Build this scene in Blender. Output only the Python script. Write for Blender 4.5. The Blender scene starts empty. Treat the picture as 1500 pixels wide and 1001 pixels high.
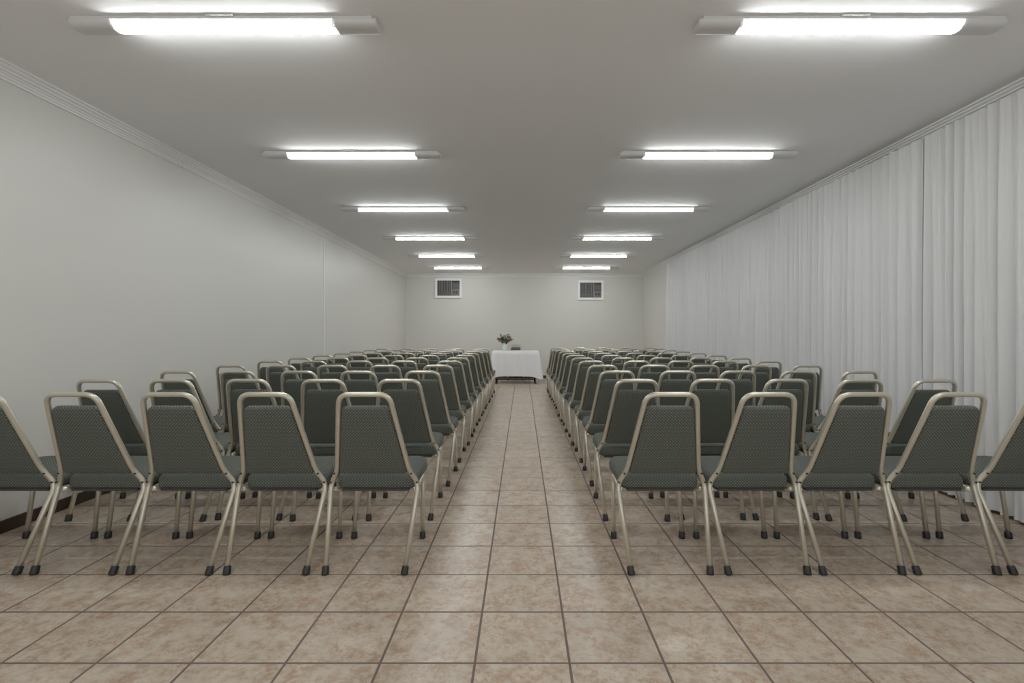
import bpy, bmesh, math, random
from mathutils import Vector, Matrix
random.seed(7)
sc = bpy.context.scene
sc.view_settings.view_transform = 'Standard'
sc.view_settings.gamma = 1.17
F=755.0; CX=765.0; CY=489.0; EYE=1.18
XL=-3.08; XR=3.18; H=2.77; D=13.65; Y0=-1.8

# ---------------------------------------------------------------- materials
def mat(name, col, rough=0.5, metal=0.0, noise=0.0, nscale=3.0, bump=0.0, bscale=50):
    m=bpy.data.materials.new(name); m.use_nodes=True
    nt=m.node_tree; b=nt.nodes['Principled BSDF']
    b.inputs['Base Color'].default_value=(*col,1); b.inputs['Roughness'].default_value=rough
    b.inputs['Metallic'].default_value=metal
    tc=nt.nodes.new('ShaderNodeTexCoord')
    if noise>0:
        n=nt.nodes.new('ShaderNodeTexNoise'); n.inputs['Scale'].default_value=nscale; n.inputs['Detail'].default_value=4
        r=nt.nodes.new('ShaderNodeMix'); r.data_type='RGBA'
        nt.links.new(tc.outputs['Object'],n.inputs['Vector'])
        nt.links.new(n.outputs['Fac'],r.inputs['Factor'])
        r.inputs['A'].default_value=(*[c*(1-noise) for c in col],1)
        r.inputs['B'].default_value=(*[min(1,c*(1+noise)) for c in col],1)
        nt.links.new(r.outputs['Result'],b.inputs['Base Color'])
    if bump>0:
        n2=nt.nodes.new('ShaderNodeTexNoise'); n2.inputs['Scale'].default_value=bscale
        bp=nt.nodes.new('ShaderNodeBump'); bp.inputs['Strength'].default_value=bump; bp.inputs['Distance'].default_value=0.002
        nt.links.new(tc.outputs['Object'],n2.inputs['Vector'])
        nt.links.new(n2.outputs['Fac'],bp.inputs['Height']); nt.links.new(bp.outputs['Normal'],b.inputs['Normal'])
    return m
M_wall=mat('wall_paint',(0.66,0.655,0.615),0.42,0,0.02,1.5,0.1,60)
M_ceil=mat('ceiling_paint',(0.88,0.885,0.89),0.8,0,0.01,1.0)
M_trim=mat('trim_paint',(0.82,0.82,0.81),0.45,0,0.01)
M_base=mat('baseboard_wood',(0.035,0.02,0.015),0.4,0,0.2,8)
M_frame=mat('champagne_metal',(0.61,0.58,0.48),0.3,0.7,0.05,30)
M_rub=mat('black_rubber',(0.013,0.013,0.014),0.5,0,0.1)
M_pan=mat('seat_underside',(0.03,0.03,0.028),0.7,0,0.1)
M_house=mat('fixture_housing',(0.66,0.66,0.655),0.4,0,0.01)
M_cloth=mat('tablecloth_white',(0.86,0.88,0.91),0.8,0,0.02,5,0.2,300)
M_dark=mat('dark_metal',(0.03,0.022,0.018),0.4,0.3,0.1)
M_acf=mat('ac_frame_white',(0.93,0.93,0.92),0.5,0,0.0)
M_acd=mat('ac_dark',(0.03,0.031,0.031),0.6,0,0.1)
M_acg=mat('ac_louvre_grey',(0.13,0.13,0.128),0.5,0,0.05)
M_vase=mat('vase_ceramic',(0.8,0.8,0.8),0.25,0,0.02)
M_leaf=mat('leaf_green',(0.05,0.09,0.035),0.6,0,0.4,20)
M_pet=mat('petal_cream',(0.75,0.66,0.5),0.6,0,0.2,20)
M_pet2=mat('petal_dusky_pink',(0.45,0.2,0.17),0.6,0,0.2,20)
M_paper=mat('paper_white',(0.8,0.8,0.8),0.7,0,0.01)

def fabric():
    m=bpy.data.materials.new('green_woven_fabric'); m.use_nodes=True; nt=m.node_tree; b=nt.nodes['Principled BSDF']
    uv=nt.nodes.new('ShaderNodeUVMap'); sx=nt.nodes.new('ShaderNodeSeparateXYZ'); nt.links.new(uv.outputs['UV'],sx.inputs[0])
    def mth(op,a,bv=None):
        n=nt.nodes.new('ShaderNodeMath'); n.operation=op
        for i,v in enumerate([a,bv]):
            if v is None: continue
            if isinstance(v,(int,float)): n.inputs[i].default_value=v
            else: nt.links.new(v,n.inputs[i])
        return n.outputs[0]
    k=2*math.pi/0.0155
    su=mth('SINE',mth('MULTIPLY',sx.outputs['X'],k)); sv=mth('SINE',mth('MULTIPLY',sx.outputs['Y'],k))
    pr=mth('MULTIPLY',su,sv)
    mr=nt.nodes.new('ShaderNodeMapRange'); mr.inputs['From Min'].default_value=0.25; mr.inputs['From Max'].default_value=0.75
    nt.links.new(pr,mr.inputs['Value'])
    mx=nt.nodes.new('ShaderNodeMix'); mx.data_type='RGBA'
    mx.inputs['A'].default_value=(0.056,0.065,0.054,1); mx.inputs['B'].default_value=(0.17,0.19,0.16,1)
    nt.links.new(mr.outputs['Result'],mx.inputs['Factor']); nt.links.new(mx.outputs['Result'],b.inputs['Base Color'])
    bp=nt.nodes.new('ShaderNodeBump'); bp.inputs['Strength'].default_value=0.4; bp.inputs['Distance'].default_value=0.002
    nt.links.new(pr,bp.inputs['Height']); nt.links.new(bp.outputs['Normal'],b.inputs['Normal'])
    b.inputs['Roughness'].default_value=0.85
    return m
M_fab=fabric()

def tilemat():
    T=0.339
    m=bpy.data.materials.new('ceramic_floor_tile'); m.use_nodes=True; nt=m.node_tree; b=nt.nodes['Principled BSDF']; L=nt.links.new
    tc=nt.nodes.new('ShaderNodeTexCoord'); mp=nt.nodes.new('ShaderNodeMapping')
    mp.inputs['Location'].default_value=(-T/2+T*40, -(1.845-T*40), 0)
    L(tc.outputs['Object'],mp.inputs['Vector'])
    br=nt.nodes.new('ShaderNodeTexBrick'); br.offset=0; br.squash=1
    br.inputs['Scale'].default_value=1; br.inputs['Brick Width'].default_value=T; br.inputs['Row Height'].default_value=T
    br.inputs['Mortar Size'].default_value=0.0054; br.inputs['Mortar Smooth'].default_value=0.25
    br.inputs['Color1'].default_value=(0,0,0,1); br.inputs['Color2'].default_value=(1,1,1,1); br.inputs['Mortar'].default_value=(.5,.5,.5,1)
    L(mp.outputs[0],br.inputs['Vector'])
    w=nt.nodes.new('ShaderNodeMath'); w.operation='MULTIPLY'; w.inputs[1].default_value=37; L(br.outputs['Color'],w.inputs[0])
    def noise(s,d,r=0.6):
        n=nt.nodes.new('ShaderNodeTexNoise'); n.noise_dimensions='4D'; n.inputs['Scale'].default_value=s; n.inputs['Detail'].default_value=d; n.inputs['Roughness'].default_value=r
        L(mp.outputs[0],n.inputs['Vector']); L(w.outputs[0],n.inputs['W']); return n
    n1=noise(15,6,0.75); n2=noise(42,6,0.8)
    r1=nt.nodes.new('ShaderNodeValToRGB'); e=r1.color_ramp.elements
    e[0].position=0.36; e[0].color=(0.345,0.255,0.185,1); e[1].position=0.60; e[1].color=(0.55,0.475,0.385,1)
    x=e.new(0.47); x.color=(0.475,0.395,0.31,1)
    L(n1.outputs['Fac'],r1.inputs[0])
    r2=nt.nodes.new('ShaderNodeValToRGB'); e=r2.color_ramp.elements
    e[0].position=0.47; e[0].color=(0,0,0,1); e[1].position=0.57; e[1].color=(1,1,1,1); L(n2.outputs['Fac'],r2.inputs[0])
    r3=nt.nodes.new('ShaderNodeValToRGB'); e=r3.color_ramp.elements
    e[0].position=0.42; e[0].color=(0.1,0.1,0.1,1); e[1].position=0.58; e[1].color=(.75,.75,.75,1)
    n3=noise(9,4); L(n3.outputs['Fac'],r3.inputs[0])
    mm=nt.nodes.new('ShaderNodeMath'); mm.operation='MULTIPLY'; L(r2.outputs[0],mm.inputs[0]); L(r3.outputs[0],mm.inputs[1])
    mx=nt.nodes.new('ShaderNodeMix'); mx.data_type='RGBA'; L(mm.outputs[0],mx.inputs['Factor']); L(r1.outputs[0],mx.inputs['A']); mx.inputs['B'].default_value=(0.37,0.205,0.12,1)
    hs=nt.nodes.new('ShaderNodeHueSaturation'); mv=nt.nodes.new('ShaderNodeMapRange'); mv.inputs['To Min'].default_value=0.94; mv.inputs['To Max'].default_value=1.05
    L(br.outputs['Color'],mv.inputs['Value']); L(mv.outputs[0],hs.inputs['Value']); L(mx.outputs['Result'],hs.inputs['Color'])
    mg=nt.nodes.new('ShaderNodeMix'); mg.data_type='RGBA'; L(br.outputs['Fac'],mg.inputs['Factor']); L(hs.outputs[0],mg.inputs['A']); mg.inputs['B'].default_value=(0.13,0.09,0.078,1)
    L(mg.outputs['Result'],b.inputs['Base Color'])
    rr=nt.nodes.new('ShaderNodeMapRange'); rr.inputs['To Min'].default_value=0.27; rr.inputs['To Max'].default_value=0.8; L(br.outputs['Fac'],rr.inputs['Value']); L(rr.outputs[0],b.inputs['Roughness'])
    inv=nt.nodes.new('ShaderNodeMath'); inv.operation='SUBTRACT'; inv.inputs[0].default_value=1; L(br.outputs['Fac'],inv.inputs[1])
    bp=nt.nodes.new('ShaderNodeBump'); bp.inputs['Strength'].default_value=0.6; bp.inputs['Distance'].default_value=0.003; L(inv.outputs[0],bp.inputs['Height']); L(bp.outputs['Normal'],b.inputs['Normal'])
    return m
M_tile=tilemat()

def lensmat():
    m=bpy.data.materials.new('prismatic_lens_lit'); m.use_nodes=True; nt=m.node_tree; L=nt.links.new
    nt.nodes.remove(nt.nodes['Principled BSDF']); out=nt.nodes['Material Output']
    tc=nt.nodes.new('ShaderNodeTexCoord'); s=nt.nodes.new('ShaderNodeSeparateXYZ'); L(tc.outputs['Object'],s.inputs[0])
    a=nt.nodes.new('ShaderNodeMath'); a.operation='PINGPONG'; a.inputs[1].default_value=.0095; L(s.outputs['X'],a.inputs[0])
    c=nt.nodes.new('ShaderNodeMath'); c.operation='GREATER_THAN'; c.inputs[1].default_value=.0095*.4; L(a.outputs[0],c.inputs[0])
    mr=nt.nodes.new('ShaderNodeMapRange'); mr.inputs['To Min'].default_value=0.6; mr.inputs['To Max'].default_value=LENS; L(c.outputs[0],mr.inputs['Value'])
    e=nt.nodes.new('ShaderNodeEmission'); e.inputs['Color'].default_value=(0.98,1.0,0.985,1); L(mr.outputs[0],e.inputs['Strength']); L(e.outputs[0],out.inputs['Surface'])
    return m
LENS=52.0
M_lens=lensmat()

def curtmat():
    m=bpy.data.materials.new('sheer_white_voile'); m.use_nodes=True; nt=m.node_tree; b=nt.nodes['Principled BSDF']; L=nt.links.new
    b.inputs['Base Color'].default_value=(0.80,0.805,0.81,1); b.inputs['Roughness'].default_value=0.85
    tr=nt.nodes.new('ShaderNodeBsdfTranslucent'); tr.inputs['Color'].default_value=(0.8,0.8,0.8,1)
    mx=nt.nodes.new('ShaderNodeMixShader'); mx.inputs[0].default_value=0.12
    L(b.outputs[0],mx.inputs[1]); L(tr.outputs[0],mx.inputs[2]); L(mx.outputs[0],nt.nodes['Material Output'].inputs['Surface'])
    tc=nt.nodes.new('ShaderNodeTexCoord'); n=nt.nodes.new('ShaderNodeTexNoise'); n.inputs['Scale'].default_value=400
    bp=nt.nodes.new('ShaderNodeBump'); bp.inputs['Strength'].default_value=0.1; bp.inputs['Distance'].default_value=0.001
    L(tc.outputs['Object'],n.inputs['Vector']); L(n.outputs['Fac'],bp.inputs['Height']); L(bp.outputs[0],b.inputs['Normal'])
    return m
M_cur=curtmat()

# ---------------------------------------------------------------- mesh helpers
class MB:
    def __init__(s): s.bm=bmesh.new(); s.mats=[]; s.uv=s.bm.loops.layers.uv.new('UVMap')
    def mi(s,m):
        if m not in s.mats: s.mats.append(m)
        return s.mats.index(m)
    def face(s,vs,m,smooth=False,uvf=None):
        try: f=s.bm.faces.new(vs)
        except ValueError: return
        f.material_index=s.mi(m); f.smooth=smooth
        if uvf:
            for l in f.loops: l[s.uv].uv=uvf(l.vert.co)
    def box(s,a,b,m,bev=0.0):
        x0,y0,z0=a; x1,y1,z1=b
        v=[s.bm.verts.new(p) for p in [(x0,y0,z0),(x1,y0,z0),(x1,y1,z0),(x0,y1,z0),(x0,y0,z1),(x1,y0,z1),(x1,y1,z1),(x0,y1,z1)]]
        fs=[]
        for q in [(3,2,1,0),(4,5,6,7),(0,1,5,4),(1,2,6,5),(2,3,7,6),(3,0,4,7)]:
            f=s.bm.faces.new([v[i] for i in q]); f.material_index=s.mi(m); fs.append(f)
        if bev>0:
            es=list({e for f in fs for e in f.edges})
            bmesh.ops.bevel(s.bm,geom=es,offset=bev,segments=2,profile=0.5,affect='EDGES')
    def rings(s,rs,m,closed=True,caps=True,smooth=True,uvf=None):
        V=[[s.bm.verts.new(p) for p in r] for r in rs]
        n=len(V[0])
        for i in range(len(V)-1):
            for j in range(n if closed else n-1):
                k=(j+1)%n
                s.face([V[i][j],V[i][k],V[i+1][k],V[i+1][j]],m,smooth,uvf)
        if caps:
            s.face(V[0][::-1],m,False,uvf); s.face(V[-1],m,False,uvf)
    def tube(s,path,r,m,n=12,sq=2.6,caps=True):
        path=[Vector(p) for p in path]; rs=[]; up=None
        for i,p in enumerate(path):
            t=(path[min(i+1,len(path)-1)]-path[max(i-1,0)]).normalized()
            if up is None:
                up=Vector((0,1,0)) if abs(t.y)<0.9 else Vector((0,0,1))
            up=(up-t*up.dot(t)).normalized(); sd=t.cross(up)
            rr=r[i] if isinstance(r,(list,tuple)) else r
            ring=[]
            for k in range(n):
                a=2*math.pi*(k+.5)/n; c,d=math.cos(a),math.sin(a)
                q=(abs(c)**sq+abs(d)**sq)**(-1/sq)
                ring.append(p+(sd*c+up*d)*rr*q)
            rs.append(ring)
        s.rings(rs,m,True,caps)
    def obj(s,name,loc=(0,0,0),normals=True):
        if normals: bmesh.ops.recalc_face_normals(s.bm,faces=s.bm.faces)
        me=bpy.data.meshes.new(name); s.bm.to_mesh(me); s.bm.free()
        for m in s.mats: me.materials.append(m)
        o=bpy.data.objects.new(name,me); o.location=loc; sc.collection.objects.link(o); return o

def fillet(pts,rad,seg=7):
    P=[Vector(p) for p in pts]; out=[P[0]]
    for i in range(1,len(P)-1):
        a,b,c=P[i-1],P[i],P[i+1]; r=rad[i] if isinstance(rad,(list,tuple)) else rad
        r=min(r,(a-b).length*0.49,(c-b).length*0.49)
        p0=b+(a-b).normalized()*r; p2=b+(c-b).normalized()*r
        for k in range(seg+1):
            t=k/seg; out.append(p0*(1-t)**2+b*2*t*(1-t)+p2*t*t)
    out.append(P[-1]); return out

# ---------------------------------------------------------------- room
def slab(name,a,b,m):
    mb=MB(); mb.box(a,b,m); return mb.obj(name)
w=0.12
slab('floor',(XL-w,Y0-w,-0.1),(XR+w,D+w,0),M_tile)
slab('ceiling',(XL-w,Y0-w,H),(XR+w,D+w,H+0.1),M_ceil)
slab('wall_left',(XL-w,Y0,0),(XL,D,H),M_wall)
slab('wall_right',(XR,Y0,0),(XR+w,D,H),M_wall)
slab('wall_back',(XL-w,D,0),(XR+w,D+w,H),M_wall)
mb=MB(); mb.box((XL-w,Y0-w,0),(XL+.3,Y0,H),M_wall); mb.box((XR-.3,Y0-w,0),(XR+w,Y0,H),M_wall); mb.box((XL+.3,Y0-w,2.45),(XR-.3,Y0,H),M_wall); mb.obj('wall_front')  # unseen wall behind camera; wide opening added to let world fill light in
def bb(name,a,b):
    mb=MB(); mb.box(a,b,M_base,0.003); mb.obj(name)
bb('baseboard_left',(XL,Y0+.02,0),(XL+.015,D-.02,.075))
bb('baseboard_back',(XL+.02,D-.015,0),(XR-.02,D,.075))
bb('baseboard_right',(XR-.015,Y0+.02,0),(XR,D-.02,.075))
prof=[(0,0),(0.082,0),(0.082,-0.014),(0.066,-0.014),(0.066,-0.024),(0.060,-0.030),(0.050,-0.034),(0.050,-0.046),(0.036,-0.046),(0.030,-0.056),(0.022,-0.060),(0.022,-0.072),(0.012,-0.072),(0.012,-0.086),(0,-0.086)]
def crown(name,fn,a,b):
    mb=MB(); mb.rings([[fn(a,d,z) for d,z in prof],[fn(b,d,z) for d,z in prof]],M_trim,True,True,False); mb.obj(name)
crown('trim_1',lambda t,d,z:(XL+d,t,H+z),Y0,D)
crown('trim_2',lambda t,d,z:(XR-d,t,H+z),Y0,D)
crown('trim_3',lambda t,d,z:(t,D-d,H+z),XL,XR)
mb=MB(); mb.box((XL,7.98,.076),(XL+.006,8.02,H-.088),M_trim,0.002); mb.obj('trim_4')

# ---------------------------------------------------------------- light fixtures
def fixture():
    mb=MB()
    def prof(wd,dp,n=12,z0=-0.016):
        r=[]
        for k in range(n+1):
            a=math.pi*k/n; c,s_=math.cos(a),math.sin(a)
            q=(abs(c)**3+abs(s_)**3)**(-1/3)
            r.append((wd/2*c*q, z0-dp*s_*q))
        return r
    hw=0.775; lw=0.560
    mb.box((-hw+.02,-.060,-.017),(hw-.02,.060,-.001),M_house,.003)
    pr=prof(.088,.030)
    xs=[-lw+2*lw*i/4 for i in range(5)]
    mb.rings([[(x,y,z) for y,z in pr] for x in xs],M_lens,True,True,True)
    for sgn in (-1,1):
        rs=[]
        for x,k in [(lw-.005,1.06),(lw+.012,1.12),(hw-.03,1.1),(hw-.008,1.04),(hw,.92)]:
            rs.append([(sgn*x,y,z) for y,z in prof(.106*k,.033*k,12,-.010)])
        mb.rings(rs,M_house,True,True,True)
    mb.box((-.07,-.074,-.008),(.07,.074,-.001),M_house,.002)
    return mb
rowsY=[0.72,2.63,4.53,6.50,8.47,10.4,12.3]
xl=[-1.54,-1.505,-1.49,-1.50,-1.51,-1.52,-1.53]; xr=[1.70,1.66,1.625,1.59,1.56,1.54,1.53]
me=None
for i,y in enumerate(rowsY):
    for x in (xl[i],xr[i]):
        if me is None: o=fixture().obj('ceiling_light_fixture'); me=o.data
        else: o=bpy.data.objects.new('ceiling_light_fixture',me); sc.collection.objects.link(o)
        o.location=(x,y,H)

# ---------------------------------------------------------------- chair
def chair():
    mb=MB()
    A=(-.1945,.008,.020); K=(-.228,.182,.395); P=(-.186,.150,.470); T=(-.122,-.012,.884)
    mir=lambda p:(-p[0],p[1],p[2])
    path=fillet([A,K,P,T,mir(T),mir(P),mir(K),mir(A)],[0,.045,.04,.055,.055,.04,.045,0],8)
    mb.tube(path,.0122,M_frame,12)
    for s in (-1,1):
        pth=fillet([(s*.216,.178,.368),(s*.200,.24,.345),(s*.192,.505,.362),(s*.197,.455,.020)],[0,.03,.06,0],6)
        mb.tube(pth,.0115,M_frame,12)
        for fx,fy,dx,dy in [(.193,.002,.0037,.0178),(.197,.453,-.0005,.006)]:
            mb.tube([(s*fx,fy,0),(s*(fx+dx*.1),fy+dy*.1,.004),(s*(fx+dx*.8),fy+dy*.8,.030),(s*(fx+dx*.95),fy+dy*.95,.037)],[.0155,.0175,.0165,.0155],M_rub,12)
        for (x,y,z) in [(.2235,.160,.408),(.1985,.143,.458)]:
            mb.tube([(s*x,y-.006,z),(s*x,y+.004,z)],.005,M_rub,8,2)
    mb.tube([(-.2,.235,.350),(.2,.235,.350)],.010,M_frame,8)
    mb.tube([(-.192,.46,.360),(.192,.46,.360)],.010,M_frame,8)
    mb.box((-.175,.19,.354),(.175,.52,.366),M_pan)
    def outline(pts,rad,seg=6):
        n=len(pts); out=[]
        for i in range(n):
            a,b,c=Vector(pts[i-1]),Vector(pts[i]),Vector(pts[(i+1)%n]); r=rad[i]
            p0=b+(a-b).normalized()*r; p2=b+(c-b).normalized()*r
            for k in range(seg+1):
                t=k/seg; out.append(p0*(1-t)**2+b*2*t*(1-t)+p2*t*t)
        return out
    def pad(ol,prof,place,uvf):
        c=sum(ol,Vector((0,0)))/len(ol); rs=[]
        for inset,o in prof:
            ring=[]
            for p in ol:
                d=p-c; L=d.length
                q=c+d*max(0.02,(L-inset)/L)
                ring.append(place(q.x,q.y,o))
            rs.append(ring)
        mb.rings(rs,M_fab,True,True,True,uvf)
    Pv=Vector((0,P[1],P[2])); Tv=Vector((0,T[1],T[2])); dv=(Tv-Pv).normalized(); nv=Vector((0,dv.z,-dv.y))
    if nv.y<0: nv=-nv
    Lb=(Tv-Pv).length
    def pb(x,v,o): 
        p=Pv+dv*v+nv*o; return (x,p.y,p.z)
    ol=outline([(-.176,-.014),(.176,-.014),(.114,Lb-.068),(-.114,Lb-.068)],[.02,.02,.03,.03])
    prof=[(.15,-.013),(.04,-.0125),(.010,-.011),(.003,-.007),(0,0),(.0,.012),(.004,.020),(.015,.027),(.05,.033),(.15,.036)]
    pad(ol,prof,pb,lambda co:(co.x,co.z*1.08))
    ol=outline([(-.206,.190),(.206,.190),(.217,.572),(-.217,.572)],[.045,.045,.08,.08])
    def ps(x,y,o): return (x,y,.360+o+(y-.18)*.055)
    prof=[(.19,0.0),(.03,0),(.012,.003),(.002,.014),(0,.042),(.005,.058),(.018,.071),(.06,.081),(.19,.087)]
    pad(ol,prof,ps,lambda co:(co.x,co.y+co.z))
    return mb
me=None
def put(x,y,rot):
    global me
    if me is None: o=chair().obj('banquet_chair'); me=o.data
    else: o=bpy.data.objects.new('banquet_chair',me); sc.collection.objects.link(o)
    o.location=(x,y,0); o.rotation_euler=(0,0,rot)
XLc=[-.770,-1.253,-1.727,-2.197,-2.667]; XRc=[.727,1.203,1.667,2.13,2.60]
YC=2.517; PR=.73
for side,cols,nr in ((-1,XLc,11),(1,XRc,12)):
    for r in range(nr):
        for c,x in enumerate(cols):
            jx=random.uniform(-.008,.008); jy=random.uniform(-.015,.015); jr=math.radians(random.uniform(-1.6,1.6))
            if r==0: jx=0; jy=0; jr*=.4
            put(x+jx,YC+PR*r+jy,jr)
put(-.17,13.52,math.pi)

# ---------------------------------------------------------------- table with cloth
def table():
    mb=MB(); x0,x1,y0,y1=-.70,.385,12.12,12.72; zt=.765
    mb.box((x0,y0,zt-.03),(x1,y1,zt-.002),M_dark,.003)
    for x in (x0+.08,x1-.08):
        for y in (y0+.08,y1-.08):
            mb.tube([(x,y,.03),(x,y,zt-.03)],.016,M_dark,10,2)
            mb.tube([(x,y,0),(x,y,.03)],[.024,.02],M_rub,10,2)
        mb.tube([(x,y0+.08,.09),(x,y1-.08,.09)],.014,M_dark,8)
    mb.tube([(x0+.08,y0+.08,.10),(x1-.08,y0+.08,.10)],.014,M_dark,8)
    N=160; cx,cy=(x0+x1)/2,(y0+y1)/2; hx,hy=(x1-x0)/2+.006,(y1-y0)/2+.006
    per=[]
    L=[2*hx,2*hy,2*hx,2*hy]; tot=sum(L)
    for i in range(N):
        s=tot*i/N; 
        if s<L[0]: p=(cx-hx+s,cy-hy); n=(0,-1); d=min(s,L[0]-s)
        elif s<L[0]+L[1]: s2=s-L[0]; p=(cx+hx,cy-hy+s2); n=(1,0); d=min(s2,L[1]-s2)
        elif s<L[0]+L[1]+L[2]: s2=s-L[0]-L[1]; p=(cx+hx-s2,cy+hy); n=(0,1); d=min(s2,L[2]-s2)
        else: s2=s-L[0]-L[1]-L[2]; p=(cx-hx,cy+hy-s2); n=(-1,0); d=min(s2,L[3]-s2)
        per.append((p,n,s,d))
    rs=[]
    for j in range(14):
        t=j/13; ring=[]
        for (p,n,s,d) in per:
            corner=math.exp(-(d/.09)**2)
            fold=(.008+.014*math.sin(s*17+1.3)*math.sin(s*5.1)+.012*math.sin(s*41))*t + .05*t*corner
            rx=(p[0]-cx)/hx*.7*corner*.06*t; ry=(p[1]-cy)/hy*.7*corner*.06*t
            z=zt-(.60-.035*math.sin(s*3.1)*0.4 +.05*corner)*t
            if j==0: off=-.01; z=zt+.003
            elif j==1: off=.003; z=zt-.006
            else: off=.004+max(-.002,fold)
            ring.append((p[0]+n[0]*off+rx,p[1]+n[1]*off+ry,z))
        rs.append(ring)
    mb.rings(rs,M_cloth,True,False,True)
    V=[mb.bm.verts.new(p) for p in rs[0]]
    mb.face(V,M_cloth,False)
    return mb.obj('draped_table')
table()
def flowers():
    mb=MB(); n=20
    pr=[(.0,.0),(.04,.0),(.05,.02),(.06,.07),(.058,.12),(.046,.155),(.052,.185),(.047,.185),(.04,.155),(.03,.10)]
    rs=[[(max(r,.001)*math.cos(2*math.pi*k/n),max(r,.001)*math.sin(2*math.pi*k/n),z) for k in range(n)] for r,z in pr]
    mb.rings(rs,M_vase,True,False,True)
    def blob(c,r,m,petals=7):
        c=Vector(c)
        for k in range(petals):
            a=2*math.pi*k/petals+random.random()*.5; d=Vector((math.cos(a),math.sin(a),random.uniform(-.6,.8))).normalized()
            s_=d.cross(Vector((0,0,1))).normalized()
            tip=c+d*r; mid=c+d*r*.55
            vs=[mb.bm.verts.new(q) for q in (c,mid+s_*r*.38,tip+Vector((0,0,r*.2)),mid-s_*r*.38)]
            mb.face(vs,m,True)
        mb.tube([c-Vector((0,0,r*.3)),c,c+Vector((0,0,r*.35))],[r*.3,r*.45,r*.2],m,6,2)
    for i in range(70):
        a=random.uniform(0,2*math.pi); R=.20*math.sqrt(random.random())
        tip=Vector((R*math.cos(a),R*math.sin(a)*.8,.21+ .25*random.uniform(.1,1)*(1-.6*(R/.20)**2)))
        base=Vector((.02*math.cos(a),.02*math.sin(a),.12))
        mid=(base+tip)/2+Vector((0,0,.03))
        mb.tube([base,mid,tip],.0025,M_leaf,5,2)
        if i%2==0: blob(tip,random.uniform(.028,.045),random.choice([M_pet,M_pet2,M_pet]))
        for k in range(3):
            q=mid.lerp(tip,random.uniform(.2,1)); d=Vector((random.uniform(-1,1),random.uniform(-1,1),random.uniform(-.2,.8))).normalized()
            s_=d.cross(Vector((.1,.2,1))).normalized(); l=random.uniform(.05,.08)
            vs=[mb.bm.verts.new(p) for p in (q,q+d*l*.5+s_*l*.24,q+d*l,q+d*l*.5-s_*l*.24)]
            mb.face(vs,M_leaf,True)
    return mb.obj('flower_vase',(-.43,12.38,.768),normals=False)
flowers()
mb=MB(); mb.box((-.11,-.07,0),(.11,.07,.004),M_paper,.001); mb.box((-.09,-.06,.004),(.13,.08,.008),M_paper,.001); mb.obj('paper_sheets',(.1,12.35,.7685))

# ---------------------------------------------------------------- air conditioners
def ac(x0,x1,z0,z1):
    mb=MB(); W=x1-x0; Hh=z1-z0; f=.062
    y=-.045
    mb.box((0,y,0),(W,0,f),M_acf,.004); mb.box((0,y,Hh-f),(W,0,Hh),M_acf,.004)
    mb.box((0,y,f),(f,0,Hh-f),M_acf,.004); mb.box((W-f,y,f),(W,0,Hh-f),M_acf,.004)
    mb.box((f,-.012,f),(W-f,-.001,Hh-f),M_acd)
    sx=f+(W-2*f)*.62
    n=9
    for i in range(n):
        x=f+.02+(sx-f-.03)*i/(n-1)
        mb.box((x-.005,-.045,f+.10),(x+.005,-.012,Hh-f-.015),M_acg,.001)
    for i in range(4):
        z=f+.015+i*.022
        mb.box((f+.01,-.035,z),(sx,-.012,z+.006),M_acg,.001)
    mb.box((sx+.005,-.05,f+.01),(sx+.018,-.012,Hh-f-.01),M_acg,.002)
    mb.box((sx+.03,-.03,f+.015),(W-f-.015,-.012,f+.17),M_acg,.003)
    for i in range(6):
        z=f+.2+i*.026
        mb.box((sx+.03,-.032,z),(W-f-.015,-.012,z+.008),M_acg,.001)
    for i in range(2):
        mb.tube([(sx+.075+i*.075,-.045,f+.09),(sx+.075+i*.075,-.03,f+.09)],.024,M_acd,14,2)
    mb.obj('window_air_conditioner',(x0,D,z0))
ac(-2.31,-1.59,2.12,2.645)
ac(1.465,2.155,2.07,2.59)

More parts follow.
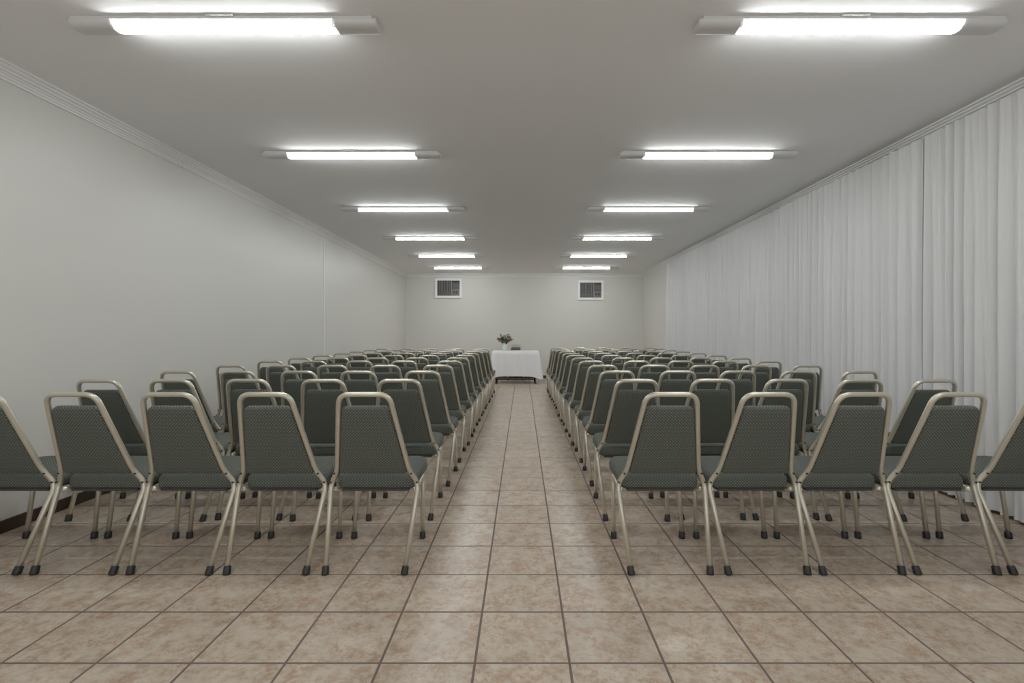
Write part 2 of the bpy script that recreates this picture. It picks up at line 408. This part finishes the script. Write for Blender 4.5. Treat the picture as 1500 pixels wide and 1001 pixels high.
# ---------------------------------------------------------------- curtains
def curtain(y0,y1,xo):
    rnd=random.Random(3); mb=MB()
    ph=[rnd.uniform(0,6.28) for _ in range(9)]
    n=int((y1-y0)/.008); zt=H-.088; zb=.025; rows=14; rs=[]
    for j in range(rows+1):
        t=j/rows; z=zt+(zb-zt)*t; r=[]
        g=.6+.4*min(1,t*2.5)
        for i in range(n+1):
            y=y0+(y1-y0)*i/n
            wv=y+.05*math.sin(y*3.3+ph[5])+.12*math.sin(y*1.1+ph[0])+.035*math.sin(y*5.7+ph[7])+.012*t*math.sin(y*9+ph[6])
            wv2=y+.07*math.sin(y*2.3+ph[7])+.03*t*math.sin(y*1.7+ph[2])
            a=math.sin(wv*2*math.pi/.118+ph[1]); b=math.sin(wv2*2*math.pi/.075+ph[2]+.5*t); c=math.sin(wv*2*math.pi/.47+ph[3]+.6*t); d=math.sin(wv2*2*math.pi/.041+ph[4])
            a=math.copysign(abs(a)**.6,a)
            x=xo+g*(.023*a*(1+.4*c)+.014*b+.008*c+.004*d)+(1-t)**2*.006*d
            r.append((x,y,z))
        rs.append(r)
    mb.rings(rs,M_cur,False,False,True)
    mb.obj('sheer_curtain',normals=False)
cut=[Y0+.05,1.2,3.95,6.2,8.6,10.85]
for i in range(5): curtain(cut[i]-.03*(i>0),cut[i+1]+.03,3.075+(.004 if i%2 else -.004))

# ---------------------------------------------------------------- camera
cam=bpy.data.cameras.new('camera'); co=bpy.data.objects.new('camera',cam); sc.collection.objects.link(co)
co.location=(0,0,EYE); co.rotation_euler=(math.pi/2,0,0)
cam.sensor_width=36; cam.lens=F/1500*36; cam.shift_x=(750-CX)/1500; cam.shift_y=(CY-500.5)/1500
cam.clip_start=.05; cam.clip_end=60
sc.camera=co
wd=bpy.data.worlds.new('world'); sc.world=wd; wd.use_nodes=True; wd.node_tree.nodes['Background'].inputs[0].default_value=(1,.99,.97,1); wd.node_tree.nodes['Background'].inputs[1].default_value=0.9  # added ambient fill, reaches the room through the opening behind the camera
